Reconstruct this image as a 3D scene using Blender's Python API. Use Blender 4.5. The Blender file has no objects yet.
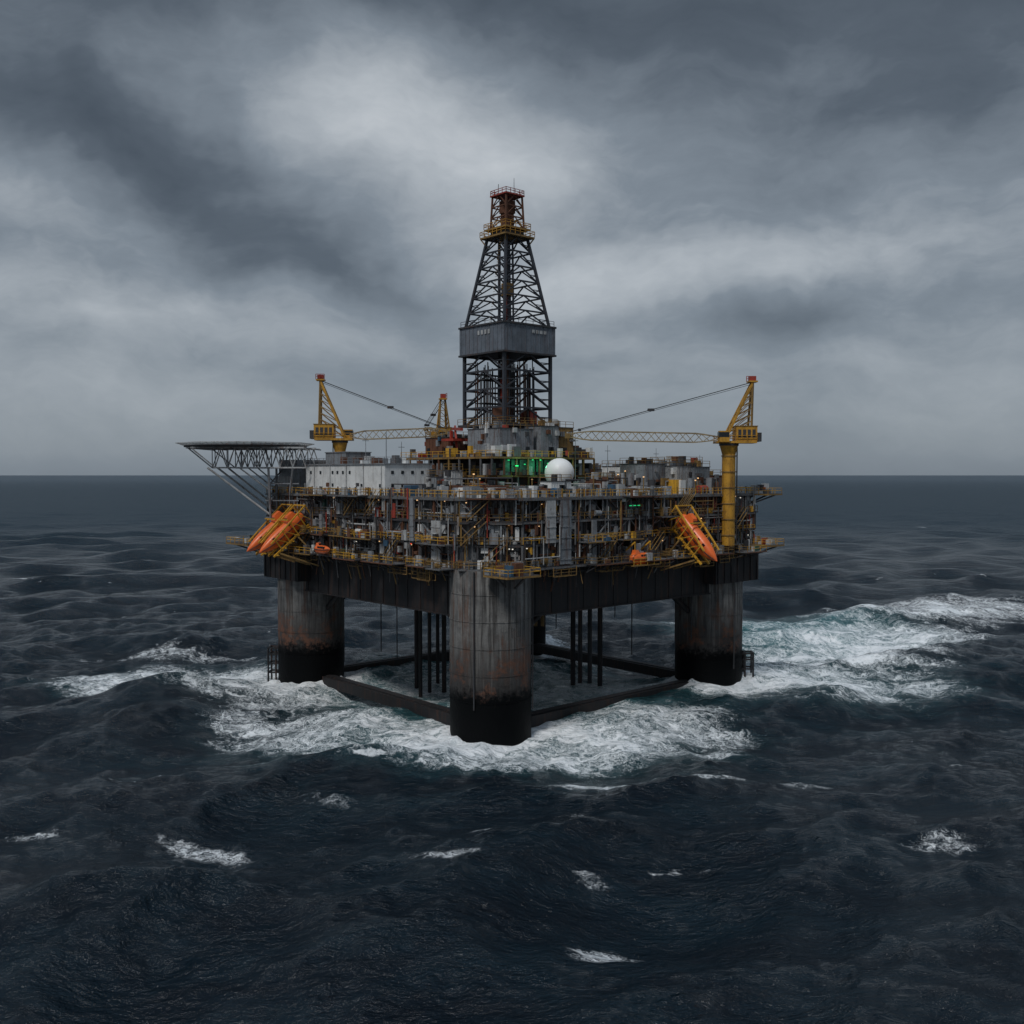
import bpy, math, random
import numpy as np
from mathutils import Vector, Matrix
random.seed(7)
scene=bpy.context.scene
TH=math.radians(41.4); C=math.cos(TH); S=math.sin(TH); CX=-1.0
def L2W(p):
    return (CX+C*p[0]-S*p[1], S*p[0]+C*p[1], p[2])
def W2L(p):
    x=p[0]-CX; y=p[1]
    return (C*x+S*y, -S*x+C*y, p[2])

# ------------------------------------------------------------ node helpers
class NT:
    def __init__(s,nt): s.nt=nt; s.n=nt.nodes; s.l=nt.links
    def node(s,t,**k):
        n=s.n.new(t)
        for a,b in k.items(): setattr(n,a,b)
        return n
    def put(s,sock,v):
        if isinstance(v,bpy.types.NodeSocket): s.l.new(v,sock)
        elif v is not None: sock.default_value=v
    def math(s,op,a,b=None,c=None,clamp=False):
        n=s.node('ShaderNodeMath',operation=op); n.use_clamp=clamp
        s.put(n.inputs[0],a)
        if b is not None: s.put(n.inputs[1],b)
        if c is not None: s.put(n.inputs[2],c)
        return n.outputs[0]
    def mix(s,f,a,b,mode='MIX'):
        n=s.node('ShaderNodeMix',data_type='RGBA',blend_type=mode)
        s.put(n.inputs[0],f)
        for i,v in ((6,a),(7,b)):
            if isinstance(v,(tuple,list)): v=tuple(v)[:3]+(1,)
            s.put(n.inputs[i],v)
        return n.outputs[2]
    def noise(s,vec,scale,detail=4,rough=.5,dist=0,out=0):
        n=s.node('ShaderNodeTexNoise'); s.put(n.inputs['Vector'],vec)
        n.inputs['Scale'].default_value=scale; n.inputs['Detail'].default_value=detail
        n.inputs['Roughness'].default_value=rough; n.inputs['Distortion'].default_value=dist
        return n.outputs[out]
    def mapping(s,vec,scale=(1,1,1),loc=(0,0,0),rot=(0,0,0)):
        n=s.node('ShaderNodeMapping'); s.put(n.inputs[0],vec)
        n.inputs['Scale'].default_value=scale; n.inputs['Location'].default_value=loc; n.inputs['Rotation'].default_value=rot
        return n.outputs[0]
    def smooth(s,v,a,b,c=0.,d=1.):
        n=s.node('ShaderNodeMapRange',interpolation_type='SMOOTHSTEP')
        s.put(n.inputs[0],v)
        for i,q in enumerate((a,b,c,d)): n.inputs[1+i].default_value=q
        return n.outputs[0]
    def ramp(s,v,stops):
        n=s.node('ShaderNodeValToRGB'); s.put(n.inputs[0],v)
        e=n.color_ramp.elements
        while len(e)<len(stops): e.new(.5)
        for i,(p,c) in enumerate(stops):
            e[i].position=p; e[i].color=tuple(c)+(1,)
        return n.outputs[0]

# ------------------------------------------------------------ materials
MATS={}
def weathered(name,base,rough=.6,rust=.35,metal=0.,grime=.5,sc=1.):
    m=bpy.data.materials.new(name); m.use_nodes=True
    t=NT(m.node_tree); b=t.n['Principled BSDF']
    pos=t.node('ShaderNodeNewGeometry').outputs['Position']
    n1=t.noise(pos,.35*sc,4,.7)
    st=t.noise(t.mapping(pos,(1.3*sc,1.3*sc,.12*sc)),1.0,3,.7)
    n2=t.noise(pos,2.5*sc,2,.7)
    dark=tuple(c*.3 for c in base)
    col=t.mix(t.math('MULTIPLY',t.smooth(n1,.35,.7),grime),base,dark)
    col=t.mix(t.math('MULTIPLY',t.smooth(st,.50,.68),rust),col,(.10,.04,.02))
    col=t.mix(t.math('MULTIPLY',t.smooth(n2,.55,.72),rust),col,(.05,.026,.018))
    t.put(b.inputs['Base Color'],col)
    t.put(b.inputs['Roughness'],t.math('ADD',rough-.15,t.math('MULTIPLY',n2,.3)))
    b.inputs['Metallic'].default_value=metal
    MATS[name]=m; return m
def emis(name,col,st):
    m=bpy.data.materials.new(name); m.use_nodes=True
    b=m.node_tree.nodes['Principled BSDF']
    b.inputs['Base Color'].default_value=tuple(col)+(1,)
    b.inputs['Emission Color'].default_value=tuple(col)+(1,)
    b.inputs['Emission Strength'].default_value=st
    m.cycles.emission_sampling='NONE'
    MATS[name]=m
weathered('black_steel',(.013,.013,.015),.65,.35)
weathered('dark_steel',(.05,.052,.057),.6,.5)
weathered('derrick_steel',(.045,.052,.065),.6,.3)
weathered('steel',(.15,.155,.16),.55,.65)
weathered('grey_paint',(.26,.28,.30),.5,.6)
weathered('band_paint',(.16,.185,.22),.5,.3,grime=.5)
weathered('light_grey',(.50,.51,.51),.5,.6)
weathered('white_paint',(.78,.79,.78),.45,.2,grime=.3)
weathered('yellow_paint',(.74,.40,.04),.5,.4,grime=.35)
weathered('crane_yellow',(.60,.31,.035),.5,.5,grime=.55)
weathered('dull_yellow',(.30,.18,.055),.6,.65)
weathered('rust_steel',(.15,.062,.033),.8,.5)
weathered('red_paint',(.38,.05,.03),.5,.3)
weathered('orange_paint',(.90,.17,.035),.38,.12,grime=.3)
weathered('green_paint',(.035,.12,.09),.5,.4)
weathered('blue_paint',(.05,.12,.20),.5,.3)
weathered('cream_paint',(.40,.31,.18),.55,.5)
weathered('window_glass',(.015,.02,.025),.3,0)
emis('warm_lamp',(1.,.60,.28),.9)
emis('white_lamp',(1.,.93,.8),.7)
emis('green_lamp',(.03,.8,.25),.55)
emis('red_lamp',(1.,.08,.03),.7)

def column_mat():
    m=bpy.data.materials.new('column_steel'); m.use_nodes=True
    t=NT(m.node_tree); b=t.n['Principled BSDF']
    pos=t.node('ShaderNodeNewGeometry').outputs['Position']
    sx=t.node('ShaderNodeSeparateXYZ'); t.put(sx.inputs[0],pos); z=sx.outputs[2]
    n1=t.noise(pos,.25,6,.7); n3=t.noise(pos,1.2,5,.7)
    st=t.noise(t.mapping(pos,(.9,.9,.045)),1.,6,.7)
    st2=t.noise(t.mapping(pos,(2.6,2.6,.06)),1.,4,.7)
    st3=t.noise(t.mapping(pos,(.45,.45,.06)),1.,4,.7)
    col=t.mix(t.smooth(n1,.3,.7),(.25,.245,.235),(.10,.10,.10))
    col=t.mix(t.math('MULTIPLY',t.smooth(st,.45,.60),.85),col,(.035,.031,.029))
    col=t.mix(t.math('MULTIPLY',t.smooth(st2,.5,.66),.55),col,(.32,.31,.29))
    col=t.mix(t.math('MULTIPLY',t.smooth(st3,.52,.66),.65),col,(.13,.06,.033))
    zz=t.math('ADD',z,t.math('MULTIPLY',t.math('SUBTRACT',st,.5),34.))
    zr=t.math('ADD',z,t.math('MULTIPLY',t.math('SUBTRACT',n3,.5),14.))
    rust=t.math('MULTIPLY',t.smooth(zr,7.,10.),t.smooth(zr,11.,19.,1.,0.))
    col=t.mix(t.smooth(zz,9.,20.,.92,0.),col,(.024,.021,.020))  # shade on the lower columns put into the colour, with dark staining
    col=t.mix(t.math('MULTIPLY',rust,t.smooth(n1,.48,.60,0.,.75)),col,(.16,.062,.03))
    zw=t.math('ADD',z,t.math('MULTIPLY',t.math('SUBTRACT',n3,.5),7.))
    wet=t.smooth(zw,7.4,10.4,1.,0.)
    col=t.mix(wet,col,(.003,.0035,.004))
    t.put(b.inputs['Base Color'],col)
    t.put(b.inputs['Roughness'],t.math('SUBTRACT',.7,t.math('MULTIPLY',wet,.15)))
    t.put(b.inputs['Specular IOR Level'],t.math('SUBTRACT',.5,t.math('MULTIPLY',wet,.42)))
    bp=t.node('ShaderNodeBump'); bp.inputs['Distance'].default_value=.25; bp.inputs['Strength'].default_value=.5
    t.put(bp.inputs['Height'],n3); t.put(b.inputs['Normal'],bp.outputs[0])
    MATS['column_steel']=m
column_mat()

# ------------------------------------------------------------ mesh builder (rig-local coords -> world)
BUCK={}; PARENTS={}
def buck(parent,part,mat): return BUCK.setdefault((parent,part,mat),([],[],[]))
class B:
    """writes primitives into (parent,part,material) buckets"""
    def __init__(s,parent,part): s.p=parent; s.part=part
    def add(s,mat,vs,fs,smooth=False):
        V,F,SM=buck(s.p,s.part,mat); o=len(V)
        V.extend(L2W(v) for v in vs)
        F.extend([tuple(i+o for i in f) for f in fs]); SM.extend([smooth]*len(fs))
    def box(s,mat,c,d,rz=0.):
        x,y,z=d[0]/2,d[1]/2,d[2]/2; ca,sa=math.cos(rz),math.sin(rz)
        vs=[]
        for k in (-z,z):
            for a,b in ((-x,-y),(x,-y),(x,y),(-x,y)):
                vs.append((c[0]+ca*a-sa*b,c[1]+sa*a+ca*b,c[2]+k))
        s.add(mat,vs,[(3,2,1,0),(4,5,6,7),(0,1,5,4),(1,2,6,5),(2,3,7,6),(3,0,4,7)])
    def beam(s,mat,p,q,w,n=4,w2=None,smooth=None):
        p=Vector(p); q=Vector(q); d=q-p
        if d.length<1e-5: return
        d.normalize()
        up=Vector((0,0,1)) if abs(d.z)<.95 else Vector((1,0,0))
        a=d.cross(up).normalized(); b=a.cross(d).normalized()
        w2=w if w2 is None else w2
        r1=w/2*(1.414 if n==4 else 1); r2=w2/2*(1.414 if n==4 else 1)
        vs=[]
        off=math.pi/4 if n==4 else 0
        for base,r in ((p,r1),(q,r2)):
            for i in range(n):
                t=off+2*math.pi*i/n
                vs.append(tuple(base+a*math.cos(t)*r+b*math.sin(t)*r))
        fs=[(i,(i+1)%n,n+(i+1)%n,n+i) for i in range(n)]
        s.add(mat,vs,fs,n>6 if smooth is None else smooth)
        s.add(mat,vs,[tuple(reversed(range(n))),tuple(range(n,2*n))])
    def prism(s,mat,poly,z0,z1):
        n=len(poly)
        vs=[(x,y,z0) for x,y in poly]+[(x,y,z1) for x,y in poly]
        s.add(mat,vs,[tuple(reversed(range(n))),tuple(range(n,2*n))]+[(i,(i+1)%n,n+(i+1)%n,n+i) for i in range(n)])
    def sphere(s,mat,c,r,nu=24,nv=14,sz=1.):
        vs=[];fs=[]
        for j in range(nv+1):
            ph=-math.pi/2+math.pi*j/nv
            for i in range(nu):
                t=2*math.pi*i/nu
                vs.append((c[0]+r*math.cos(ph)*math.cos(t),c[1]+r*math.cos(ph)*math.sin(t),c[2]+r*sz*math.sin(ph)))
        for j in range(nv):
            for i in range(nu): fs.append((j*nu+i,j*nu+(i+1)%nu,(j+1)*nu+(i+1)%nu,(j+1)*nu+i))
        s.add(mat,vs,fs,True)
    def rail(s,mat,p,q,h=1.15,step=1.8,w=.08):
        p=Vector(p);q=Vector(q);d=q-p;n=max(1,int(d.length/step))
        for k in (h,h*.55): s.beam(mat,p+Vector((0,0,k)),q+Vector((0,0,k)),w)
        for i in range(n+1):
            a=p+d*i/n; s.beam(mat,a,a+Vector((0,0,h)),w)
    def lattice(s,mat,p,q,w,h,n,cw=.22,bw=.12,taper=.35,up=(0,0,1)):
        """4-chord box truss from p to q"""
        p=Vector(p);q=Vector(q);d=(q-p);L=d.length;d.normalize()
        a=d.cross(Vector(up)).normalized(); b=a.cross(d).normalized()
        rings=[]
        for i in range(n+1):
            t=i/n; k=min(1,taper+(1-taper)*min(t,1-t)/.14) if taper<1 else 1
            c=p+d*L*t
            rings.append([c+a*w/2*k*sx+b*h/2*k*sy for sx,sy in ((-1,-1),(1,-1),(1,1),(-1,1))])
        for i in range(n):
            for j in range(4):
                s.beam(mat,rings[i][j],rings[i+1][j],cw)
                jj=(j+1)%4
                if i%2: s.beam(mat,rings[i][j],rings[i+1][jj],bw)
                else: s.beam(mat,rings[i][jj],rings[i+1][j],bw)
        for r in (rings[0],rings[-1]):
            for j in range(4): s.beam(mat,r[j],r[(j+1)%4],bw)
def parent(key,name,loc): PARENTS[key]=(name,loc)

parent('rig','oil_platform',(CX,0,0))
R=random.uniform
# ------------------------------------------------------------ columns, beams, ring
hull=B('rig','support_columns'); A=30.2
for (u,v) in ((-A,-A),(A,-A),(A,A),(-A,A)):
    n=64; r=7.0; zs=[-12,0,6,12,18,24,29]
    vs=[];fs=[]
    for z in zs:
        for i in range(n):
            t=2*math.pi*i/n; vs.append((u+r*math.cos(t),v+r*math.sin(t),z))
    for j in range(len(zs)-1):
        for i in range(n): fs.append((j*n+i,j*n+(i+1)%n,(j+1)*n+(i+1)%n,(j+1)*n+i))
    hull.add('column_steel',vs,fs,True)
    for z in (7.,11.5,16.,20.5,25.):      # weld rings
        for i in range(n):
            t0=2*math.pi*i/n;t1=2*math.pi*(i+1)/n; rr=7.04
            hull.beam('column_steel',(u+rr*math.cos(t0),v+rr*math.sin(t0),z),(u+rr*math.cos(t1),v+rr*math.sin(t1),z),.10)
    for i in range(9):
        t=2*math.pi*(i+.3)/9+R(-.2,.2)
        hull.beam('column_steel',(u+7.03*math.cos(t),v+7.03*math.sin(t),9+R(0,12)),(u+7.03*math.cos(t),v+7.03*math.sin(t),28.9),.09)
    for k in range(4):                    # service pipes down the column
        t=R(0,6.28); rr=7.3
        hull.beam('dark_steel',(u+rr*math.cos(t),v+rr*math.sin(t),R(2,12)),(u+rr*math.cos(t),v+rr*math.sin(t),28.9),.26,8)
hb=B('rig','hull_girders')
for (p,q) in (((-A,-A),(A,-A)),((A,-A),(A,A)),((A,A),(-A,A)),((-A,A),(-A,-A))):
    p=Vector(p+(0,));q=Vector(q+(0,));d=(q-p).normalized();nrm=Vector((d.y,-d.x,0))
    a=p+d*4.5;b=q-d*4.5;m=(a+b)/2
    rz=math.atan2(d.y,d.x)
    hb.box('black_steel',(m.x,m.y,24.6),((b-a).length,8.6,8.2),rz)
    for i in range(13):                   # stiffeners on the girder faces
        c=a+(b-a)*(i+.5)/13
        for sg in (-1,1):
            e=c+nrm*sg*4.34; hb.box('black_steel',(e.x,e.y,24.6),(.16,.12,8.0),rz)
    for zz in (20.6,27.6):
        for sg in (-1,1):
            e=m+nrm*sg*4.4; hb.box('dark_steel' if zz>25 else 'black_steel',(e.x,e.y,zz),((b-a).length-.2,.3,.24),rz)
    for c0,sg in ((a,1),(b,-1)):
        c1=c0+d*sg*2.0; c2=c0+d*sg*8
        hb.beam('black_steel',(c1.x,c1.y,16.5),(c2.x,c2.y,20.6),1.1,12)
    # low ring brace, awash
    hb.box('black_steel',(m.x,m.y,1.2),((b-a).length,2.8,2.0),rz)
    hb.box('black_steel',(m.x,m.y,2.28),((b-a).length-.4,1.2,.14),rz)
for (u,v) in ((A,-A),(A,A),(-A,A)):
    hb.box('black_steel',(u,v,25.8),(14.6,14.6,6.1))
    for k in range(-3,4):
        for sx,sy in ((0,-1),(-1,0),(1,0),(0,1)):
            hb.box('black_steel',(u+(k*2.2 if sx==0 else sx*7.36),v+(k*2.2 if sy==0 else sy*7.36),25.8),(.2,.2,5.9))
# fender frames (boat bumpers) on outer columns
fd=B('rig','fenders')
for (u,v,ang) in ((-A,A,math.radians(135)),(A,-A,math.radians(-45))):
    dx,dy=math.cos(ang),math.sin(ang); tx,ty=-dy,dx
    for o in (7.5,9.2):
        for w in (-1.2,1.2):
            fd.beam('black_steel',(u+dx*o+tx*w,v+dy*o+ty*w,0),(u+dx*o+tx*w,v+dy*o+ty*w,7.5),.4,8)
    for z in (2,4,6,7.3):
        for w in (-1.2,1.2): fd.beam('black_steel',(u+dx*6.8+tx*w,v+dy*6.8+ty*w,z),(u+dx*9.3+tx*w,v+dy*9.3+ty*w,z),.3)
        for o in (7.5,9.2): fd.beam('black_steel',(u+dx*o-tx*1.2,v+dy*o-ty*1.2,z),(u+dx*o+tx*1.2,v+dy*o+ty*1.2,z),.3)
# risers / conductors
ri=B('rig','riser_pipes')
for X,w in ((-20.6,.9),(-19.2,.8),(-17.6,.8),(-16.3,.8),(-14.6,1.),(13.2,1.1),(14.9,1.0),(17.0,1.0),(18.8,1.1),(-4,.8),(3,.8)):
    p=W2L((X,R(-5,5),0)); ri.beam('black_steel' if R(0,1)<.7 else 'dark_steel',(p[0],p[1],-6),(p[0],p[1],29),w,12)
for X in (5.6,7.2): 
    p=W2L((X,22,0)); ri.beam('dull_yellow',(p[0],p[1],9),(p[0],p[1],29),.9,10)
for X,Y,z in ((-26.5,-12,9),(24.5,-10,8),(-25.6,8,4),(10,12,10),(-9,-8,6),(23,9,13)):
    p=W2L((X,Y,0)); ri.beam('black_steel',(p[0],p[1],z),(p[0],p[1],29),.16)
# under-deck structure between the girders
ud=B('rig','underdeck_framing')
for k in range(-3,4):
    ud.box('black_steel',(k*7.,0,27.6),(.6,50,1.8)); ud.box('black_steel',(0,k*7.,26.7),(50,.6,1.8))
for i in range(26):
    ud.box(random.choice(['dark_steel','rust_steel','black_steel','dull_yellow']),(R(-20,20),R(-20,20),R(24,27)),(R(1,5),R(1,5),R(1,3)))

# ------------------------------------------------------------ deck
POLY=[(-37,-29),(-29,-37),(37,-37),(37,37),(-37,37)]
def inset(k): 
    return [(-37+k,-29+k*.41),(-29+k*.41,-37+k),(37-k,-37+k),(37-k,37-k),(-37+k,37-k)]
dk=B('rig','deck_slabs')
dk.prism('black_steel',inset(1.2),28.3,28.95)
for z,m,k in ((29.2,'dark_steel',0),(33.2,'dark_steel',.5),(37.1,'dark_steel',.2),(41.0,'steel',0)):
    dk.prism(m,inset(k),z-.22,z+.02)
    pl=inset(k-.06)
    for i in range(5):
        p=pl[i];q=pl[(i+1)%5]
        dk.beam(random.choice(['steel','dark_steel']) if z<40 else 'steel',(p[0],p[1],z-.35),(q[0],q[1],z-.35),.32)
WALLC=['dark_steel']*6+['steel']*8+['grey_paint']*8+['rust_steel']*4+['light_grey']*5+['black_steel']*3
CLUT=['steel']*9+['grey_paint']*9+['light_grey']*10+['rust_steel']*8+['dull_yellow']*4+['yellow_paint']*1+['dark_steel']*8+['white_paint']*5+['red_paint','green_paint','blue_paint']
PIPE=['steel']*7+['rust_steel']*6+['dull_yellow']*3+['light_grey']*7+['dark_steel']*5+['red_paint','grey_paint','grey_paint','grey_paint']
LV=[29.2,33.2,37.1,41.0]
wl=B('rig','module_walls'); cl=B('rig','deck_equipment'); pp=B('rig','pipework'); rl=B('rig','railings'); lm=B('rig','lamps'); st=B('rig','stairs'); fr=B('rig','deck_framing'); wk=B('rig','walkways')
def face(p0,p1,dens=1.,walls=None):
    p0=Vector(p0+(0,));p1=Vector(p1+(0,));d=p1-p0;Ln=d.length;d.normalize();nr=Vector((d.y,-d.x,0));rz=math.atan2(d.y,d.x)
    def P(s,o,z): 
        q=p0+d*s+nr*o; return (q.x,q.y,z)
    for li in range(3):
        z0=LV[li];z1=LV[li+1]-.25;h=z1-z0
        s=.6
        while s<Ln-1.5:                                   # recessed module walls
            w=min(R(1.8,6.5),Ln-.6-s); rec=R(.5,3.0)
            m=random.choice(walls or WALLC)
            wl.box(m,P(s+w/2,-rec-.6,(z0+z1)/2),(w-.05,1.2,h-.02),rz)
            for k in range(int(w/1.1)):                   # corrugation ribs / panel seams
                if R(0,1)<.7: wl.box(m,P(s+.5+k*1.1,-rec+.04,(z0+z1)/2),(.12,.12,h-.2),rz)
            if R(0,1)<.4: wl.box('window_glass' if R(0,1)<.5 else 'dark_steel',P(s+w/2,-rec+.05,z0+1.2),(min(1.1,w*.4),.14,2.1),rz)
            if R(0,1)<.35: wl.box(random.choice(['black_steel','light_grey','dull_yellow','red_paint']),P(s+w*.3,-rec+.12,z0+2.3),(R(.4,1.3),.3,R(.4,1)),rz)
            s+=w
        s=.3
        while s<Ln:                                       # stanchions
            fr.box(random.choice(['dark_steel','steel','steel','rust_steel','grey_paint']),P(s,-.25,(z0+z1)/2),(.3,.3,h),rz)
            nx=s+R(3,5.5)
            if nx<Ln and R(0,1)<.4*dens:
                a,b=(z0,z1) if R(0,1)<.5 else (z1,z0)
                fr.beam(random.choice(['steel','grey_paint','dark_steel']),P(s,-.25,a),P(nx,-.25,b),.2)
            s=nx
        rl.rail('dull_yellow' if R(0,1)<.8 else 'yellow_paint',P(.2,.0,z0),P(Ln-.2,.0,z0))
        # clutter
        for i in range(int(Ln*2.3*dens)):
            a=R(.5,Ln-.5);w=R(.25,1.5);hh=R(.4,min(3.2,h*.9))*R(.35,1);dd=R(.3,1.3);o=R(-1.9,-.3)
            zz=z0+hh/2 if R(0,1)<.55 else R(z0+hh/2,z1-hh/2)
            c=random.choice(CLUT)
            if R(0,1)<.72: cl.box(c,P(a,o,zz),(w,dd,hh),rz)
            elif R(0,1)<.5: cl.beam(c,P(a,o,z0),P(a,o,z0+hh),dd,10)
            else: cl.beam(c,P(a,o,z0+.9),P(min(a+w*1.3,Ln),o,z0+.9),R(.5,1.1),10)
        for i in range(int(Ln*.35*dens)):                 # horizontal pipes w/ risers
            a=R(0,Ln-3);b=min(Ln,a+R(2,10));o=R(-1.2,.35);zz=R(z0+.3,z1);w=R(.12,.34);c=random.choice(PIPE)
            pp.beam(c,P(a,o,zz),P(b,o,zz),w,6)
            zb=R(z0,z1)+random.choice([-4,0,0,4]); zb=max(28.5,min(41.8,zb))
            pp.beam(c,P(b,o,zz),P(b,o,zb),w,6)
            if R(0,1)<.5: pp.beam(c,P(a,o,zz),P(a,o-R(.5,2),zz),w,6)
        for i in range(int(Ln*1.4*dens)):                 # vertical pipes
            a=R(0,Ln);o=R(-1.4,.3);w=R(.1,.34);c=random.choice(PIPE);zb=R(z0,z1);zt=min(42.5,zb+R(1.5,6))
            pp.beam(c,P(a,o,max(28.4,zb-1)),P(a,o,zt),w,6)
        for i in range(int(Ln*.12*dens)+1):               # lamps
            q=P(R(.5,Ln-.5),R(-.9,.15),z1-R(.2,.9)); t=R(0,1)
            lm.box('warm_lamp' if t<.75 else 'white_lamp' if t<.95 else 'red_lamp',q,(.22,.16,.16),rz)
        # stairs
        for i in range(max(1,int(Ln/30))):
            a=R(1,Ln-6); b=a+4.2; o=.9
            for oo in (o-.45,o+.45): st.beam('dull_yellow',P(a,oo,z0),P(b,oo,z1+.25),.14)
            for k in range(12): 
                t=(k+.5)/12; q=P(a+(b-a)*t,o,z0+(z1+.25-z0)*t); st.box('dark_steel',q,(.3,.85,.05),rz)
            for oo in (o-.45,o+.45): st.beam('dull_yellow',P(a,oo,z0+1.1),P(b,oo,z1+1.35),.08)
    # outboard walkways, at different levels
    for z,pr in ((29.2,.8),(33.2,.4),(37.1,.35),(41.0,.6)):
        s=R(0,4)
        while s<Ln-4:
            w=min(R(4,11),Ln-s); e=R(1.2,2.6) if z!=29.2 else R(1.8,4.2)
            if R(0,1)<pr:
                wk.box(random.choice(['dark_steel','steel']),P(s+w/2,e/2+.05,z-.14),(w,e,.16),rz)
                wk.beam(random.choice(['dull_yellow','steel','rust_steel']),P(s,e+.06,z-.16),P(s+w,e+.06,z-.16),.2)
                rl.rail('yellow_paint' if R(0,1)<.45 else 'dull_yellow',P(s,e,z),P(s+w,e,z)); rl.rail('dull_yellow',P(s,0.1,z),P(s,e,z)); rl.rail('dull_yellow',P(s+w,.1,z),P(s+w,e,z))
                k=s+.4
                while k<s+w:
                    wk.beam('dark_steel',P(k,.05,z-1.6),P(k,e-.1,z-.22),.14); k+=2.6
                for k in range(int(w*.6)):
                    hh=R(.5,1.8); cl.box(random.choice(CLUT),P(s+R(.5,w-.5),R(.5,e),z+hh/2),(R(.3,1.4),R(.3,.8),hh),rz)
            s+=w+R(.5,3)
    for i in range(int(Ln*.7)):                           # hanging bits below deck edge
        a=R(0,Ln);zz=R(24.4,28.2)
        pp.beam(random.choice(['dark_steel','rust_steel','dull_yellow','steel']),P(a,R(-2.2,.3),zz),P(a,R(-1,.3),28.9),R(.1,.3),6)
    for i in range(int(Ln/7)):
        a=R(0,Ln-4);b=a+R(2,6);zz=R(26.6,28.);
        for o in (-.6,.7): pp.beam('dull_yellow',P(a,o,zz),P(b,o,zz),.14)
        rl.rail('dull_yellow',P(a,.7,zz),P(b,.7,zz))
        for q in (a,b):
            for o in (-.6,.7): pp.beam('dull_yellow',P(q,o,zz),P(q,o,29),.12)
face(POLY[1],POLY[2]); face(POLY[4],POLY[0]); face(POLY[0],POLY[1],1.,['light_grey','grey_paint','grey_paint','light_grey'])
face(POLY[2],POLY[3],.6); face(POLY[3],POLY[4],.6)
# tall grey blast-wall panels and ducts near the front corner
for k,(u,v,w_,m,z0,z1) in enumerate(((-22.5,-37.0,2.2,'light_grey',33.2,40.7),(-19,-37.0,2.6,'grey_paint',29.4,40.7),(-12,-37.2,1.0,'grey_paint',29.4,36.8),(14,-37.2,1.0,'grey_paint',33.2,40.7))):
    wl.box(m,(u,v,(z0+z1)/2),(w_,.4,z1-z0)); 
    for j in range(int((z1-z0)/1.9)): wl.box(m,(u,v-.24,z0+.8+j*1.9),(w_+.1,.1,.14))
for v,w_,m,z0,z1 in ((-24,2.4,'light_grey',29.4,37.),(-17,1.2,'grey_paint',33.2,40.7),(14,1.,'grey_paint',29.4,37.)):
    wl.box(m,(-37.1,v,(z0+z1)/2),(.4,w_,z1-z0))
    for j in range(int((z1-z0)/1.9)): wl.box(m,(-37.34,v,z0+.8+j*1.9),(.1,w_+.1,.14))
# cantilevered lower galleries at the outer corners
for (u,v,w1,w2,z) in ((39.0,-37.,5,8,30.2),(-39.5,38.,8,10,30.2),(38.8,-37.,5,7,40.9),(-33,-39,7,6,28.6)):
    wk.box('dark_steel',(u,v,z-.15),(w1,w2,.3))
    x0,x1,y0,y1=u-w1/2,u+w1/2,v-w2/2,v+w2/2
    for a,b in (((x0,y0),(x1,y0)),((x1,y0),(x1,y1)),((x1,y1),(x0,y1)),((x0,y1),(x0,y0))):
        rl.rail('yellow_paint',a+(z,),b+(z,)); wk.beam('dull_yellow',a+(z-.2,),b+(z-.2,),.3)
        m=((a[0]+b[0])/2,(a[1]+b[1])/2)
        wk.beam('dark_steel',m+(z-.3,),(u*.9,v*.9,z-3.5),.3)
    for k in range(8):
        hh=R(.6,2.2); cl.box(random.choice(CLUT),(R(x0+.5,x1-.5),R(y0+.5,y1-.5),z+hh/2),(R(.4,1.6),R(.4,1.6),hh))

# ------------------------------------------------------------ top-deck equipment
tp=B('rig','topside_modules')
def module(u,v,z,w,d,h,m,rail=True):
    tp.box(m,(u,v,z+h/2),(w,d,h)); tp.box('dark_steel',(u,v,z+h+.06),(w+.25,d+.25,.12))
    for sx in (-1,1):
        for k in range(int(d/1.2)): tp.box(m,(u+sx*w/2,v-d/2+.6+k*1.2,z+h/2),(.14,.12,h-.3))
        for k in range(int(w/1.2)): tp.box(m,(u-w/2+.6+k*1.2,v+sx*d/2,z+h/2),(.12,.14,h-.3))
    for k in range(2):
        tp.box('window_glass',(u-w/2-.06,v+R(-d/2+1,d/2-1),z+min(1.1,h/2)),(.14,.9,min(2.,h*.7)))
        tp.box('window_glass',(u+R(-w/2+1,w/2-1),v-d/2-.06,z+min(1.1,h/2)),(.9,.14,min(2.,h*.7)))
    for k in range(3):
        tp.box(random.choice(CLUT),(u-w/2-.3,v+R(-d/2+.5,d/2-.5),z+R(.5,h)),(.6,R(.4,1.4),R(.4,1.4))); tp.box(random.choice(CLUT),(u+R(-w/2+.5,w/2-.5),v-d/2-.3,z+R(.5,h)),(R(.4,1.4),.6,R(.4,1.4)))
    if rail:
        zz=z+h+.12
        for a,b in (((u-w/2,v-d/2),(u+w/2,v-d/2)),((u-w/2,v-d/2),(u-w/2,v+d/2))): rl.rail('dull_yellow',a+(zz,),b+(zz,))
    for k in range(int(w*d/12)+1):
        hh=R(.4,1.5); tp.box(random.choice(CLUT),(u+R(-w/2+.5,w/2-.5),v+R(-d/2+.5,d/2-.5),z+h+.12+hh/2),(R(.4,1.6),R(.4,1.6),hh))
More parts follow.
